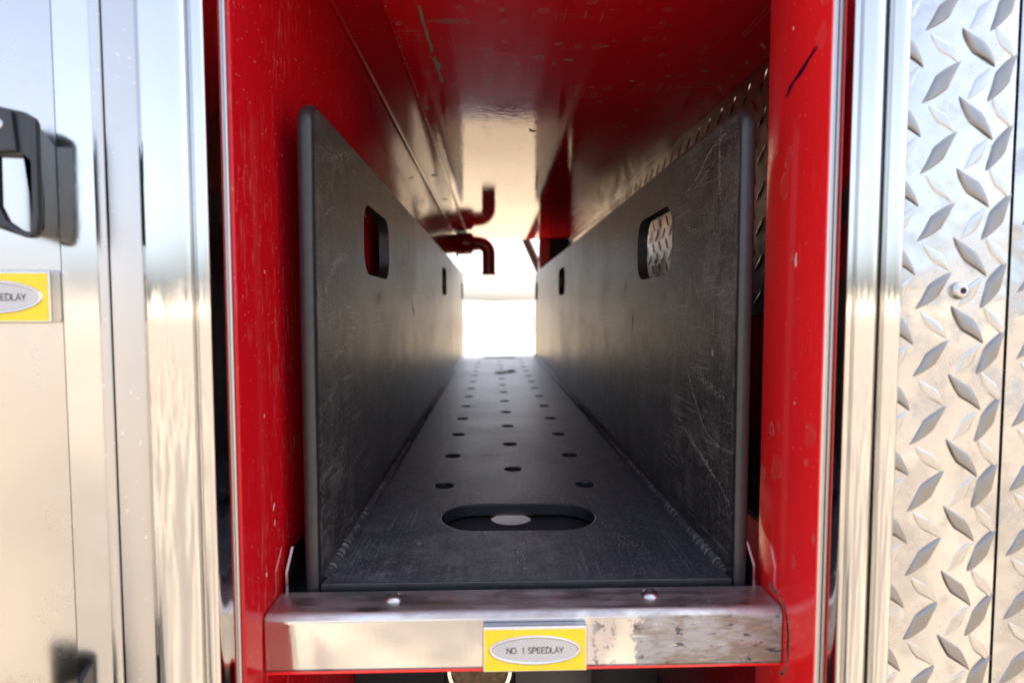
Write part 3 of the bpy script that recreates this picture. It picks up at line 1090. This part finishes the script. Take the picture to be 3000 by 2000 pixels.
part('edge_hem', extrude([(-.1975 + .0030 * math.cos(math.radians(a)), .3110 - .0012 * math.sin(math.radians(a))) for a in range(-20, 201, 20)], Z0, Z1,
                         lambda p, q, s: (p, q, s), 60), 'satin', tl)
part('black_gap', box(-.1945, -.1906, .3125, .3145, Z0, Z1), 'gap', tl)

# ------------------------------------------------------------------ drawer front on the far left
dr = thing('drawer_front', 'brushed metal drawer front with black pull handles at the left edge', 'drawer', (-.35, .31, -.6))
part('front_panel', box(-.9, -.2180, .3100, .3120, Z0, Z1, .0003), 'brushed', dr)
part('mirror_return', extrude([(-.2178, .3103), (-.2004, .3146), (-.2004, .3166), (-.2178, .3123)], Z0, Z1, lambda p, q, s: (p, q, s)), 'chrome2', dr)


def handle(dz, lab):
    f = lambda x, y, z: (x, .2875 - z, y + dz)
    outer = [(-.238, .0945), (-.2285, .0931), (-.2168, .0905), (-.2128, .0880), (-.2118, .0855), (-.2122, .0420), (-.2135, .0345), (-.2155, .0328),
             (-.2185, .0328), (-.2311, .0372), (-.238, .0395)]
    hole = [(-.2300, .0700), (-.2180, .0695), (-.2148, .0665), (-.2142, .0480), (-.2146, .0382), (-.2165, .0352), (-.2215, .0366), (-.2270, .0405), (-.2304, .0480)]
    h = part('handle', sheet([outer, hole], .0056, .0018, lambda x, y, z: f(x, y, z - .0028), 50, 3), 'black', dr, lab)
    bm = bmesh.new()
    fr = [(-.2119, .0855), (-.2122, .0415), (-.2140, .0335), (-.2165, .0335), (-.2160, .0855)]
    bk = [(-.2181, .0800), (-.2181, .0420), (-.2186, .0350), (-.2205, .0350), (-.2205, .0800)]
    A = [bm.verts.new((p[0], .2890, p[1] + dz)) for p in fr]
    B = [bm.verts.new((p[0], .3099, p[1] + dz)) for p in bk]
    for q in range(5):
        bm.faces.new((A[q], A[(q + 1) % 5], B[(q + 1) % 5], B[q]))
    bm.faces.new(A)
    bm.faces.new(B[::-1])
    part('side_web', fin(bm, 40), 'black', h)
    part('raised_block', sheet([[(-.2365, .0925), (-.2285, .0915), (-.2205, .0900), (-.2190, .0720), (-.2260, .0712), (-.2365, .0712)]], .0028, .0010,
                               lambda x, y, z: f(x, y, z + .0010), 50, 2), 'black', h)
    part('screw', lathe([(.0026, 0), (.0024, .0006), (.0013, .0009), (0, .0009)], 18, lambda x, y, hh: (-.2262 + x, .2855 - hh, .0840 + dz + y)), 'bolt', h)


handle(0.0, 'black plastic pull handle above the yellow nameplate')
handle(-.2800, 'black plastic pull handle at the bottom of the drawer front')
nameplate(dr, -.2472, .0056, .3020, .3099, 'SPEEDLAY', 'RIGHT', .0178)

# ------------------------------------------------------------------ polished trim right of the opening
tr = thing('door_trim', 'polished stainless rolled trim between red jamb and tread plate', 'trim', (.19, .31, -.6), group='stainless trims')
part('seal_edge', box(.1661, .1687, .2945, .318, Z0, Z1, .0003), 'edge_al', tr)
pr = catmull([Vector((p[0], p[1], 0)) for p in [(.1689, .314), (.1689, .2962), (.1694, .2910), (.1701, .2858), (.1709, .2836), (.1723, .2830), (.1736, .2842)]], 6)
pr += catmull([Vector((p[0], p[1], 0)) for p in [(.1738, .2838), (.1752, .2816), (.1782, .2804), (.1815, .2806), (.1843, .2825), (.1856, .2860)]], 6)
pr += [Vector((.1857, .2910, 0)), Vector((.1884, .2910, 0))]
pr += catmull([Vector((p[0], p[1], 0)) for p in [(.1886, .2864), (.1905, .2838), (.1940, .2828), (.1972, .2838), (.1985, .2868), (.1990, .2950), (.1992, .314)]], 6)
part('half_round', extrude([(p.x, p.y) for p in pr], Z0, Z1, lambda p, q, s: (p, q, s), 50, 30), 'chrome', tr)

# ------------------------------------------------------------------ tread plate on the right
lug = lug_mesh(.0292, .0088, .0016, 18, 12)
lug_small = lug_mesh(.0225, .0070, .0007, 14, 10)
lug.materials.append(M['lug'])
lug.name = 'tread_lug'
lug_small.materials.append(M['lug2'])
lug_small.name = 'tread_lug'


def tread_sheet(name, label, x0, x1, yf, cols, z_lo=-.27, z_hi=.24):
    o = thing(name, label, 'tread plate', ((x0 + x1) / 2, yf, -.6), group='tread plate sheets')
    p = part('plate', box(x0, x1, yf, yf + .002, Z0, Z1, .0003), 'plate', o)
    for (x, zoff, a) in cols:
        kmin = math.ceil((z_lo - zoff) / .036)
        kmax = math.floor((z_hi - zoff) / .036)
        for k in range(kmin, kmax + 1):
            m = Matrix.Translation((x, yf, zoff + .036 * k)) @ Matrix(((1, 0, 0, 0), (0, 0, -1, 0), (0, 1, 0, 0), (0, 0, 0, 1))) @ Matrix.Rotation(math.radians(a + random.uniform(-2.5, 2.5)), 4, 'Z') @ Matrix.Diagonal((random.uniform(.94, 1.05), random.uniform(.88, 1.08), random.uniform(.8, 1.15), 1))
            piece('tread_lug', lug, o, m)
            m = Matrix.Translation((x + .001, yf, zoff + .0175 + .036 * k)) @ Matrix(((1, 0, 0, 0), (0, 0, -1, 0), (0, 1, 0, 0), (0, 0, 0, 1))) @ Matrix.Rotation(math.radians(-a), 4, 'Z')
            piece('tread_lug', lug_small, o, m)
    return o


t1 = tread_sheet('tread_plate_sheet', 'diamond tread plate strip with a screw beside the rolled trim', .1995, .2735, .3110,
                 [(.2143, .0991, -49), (.2335, .0811, 46), (.2527, .0991, -49), (.2660, .0840, 58)])
button_head(lambda x, y, h: (.2473 + x, .3110 - h, .0090 + y), .0048, .0034, 'screw', t1)
tread_sheet('tread_plate_sheet', 'diamond tread plate sheet at the right edge behind a seam', .2762, 1.30, .3122,
            [(.2905, .0905, 46), (.3097, .0725, -49), (.3289, .0905, 46), (.3481, .0725, -49), (.3673, .0905, 46)])
part('seam_gap_strip', box(.2715, .2775, .3145, .3165, Z0, Z1), 'gap', t1)  # black strip stands in for the dark open seam
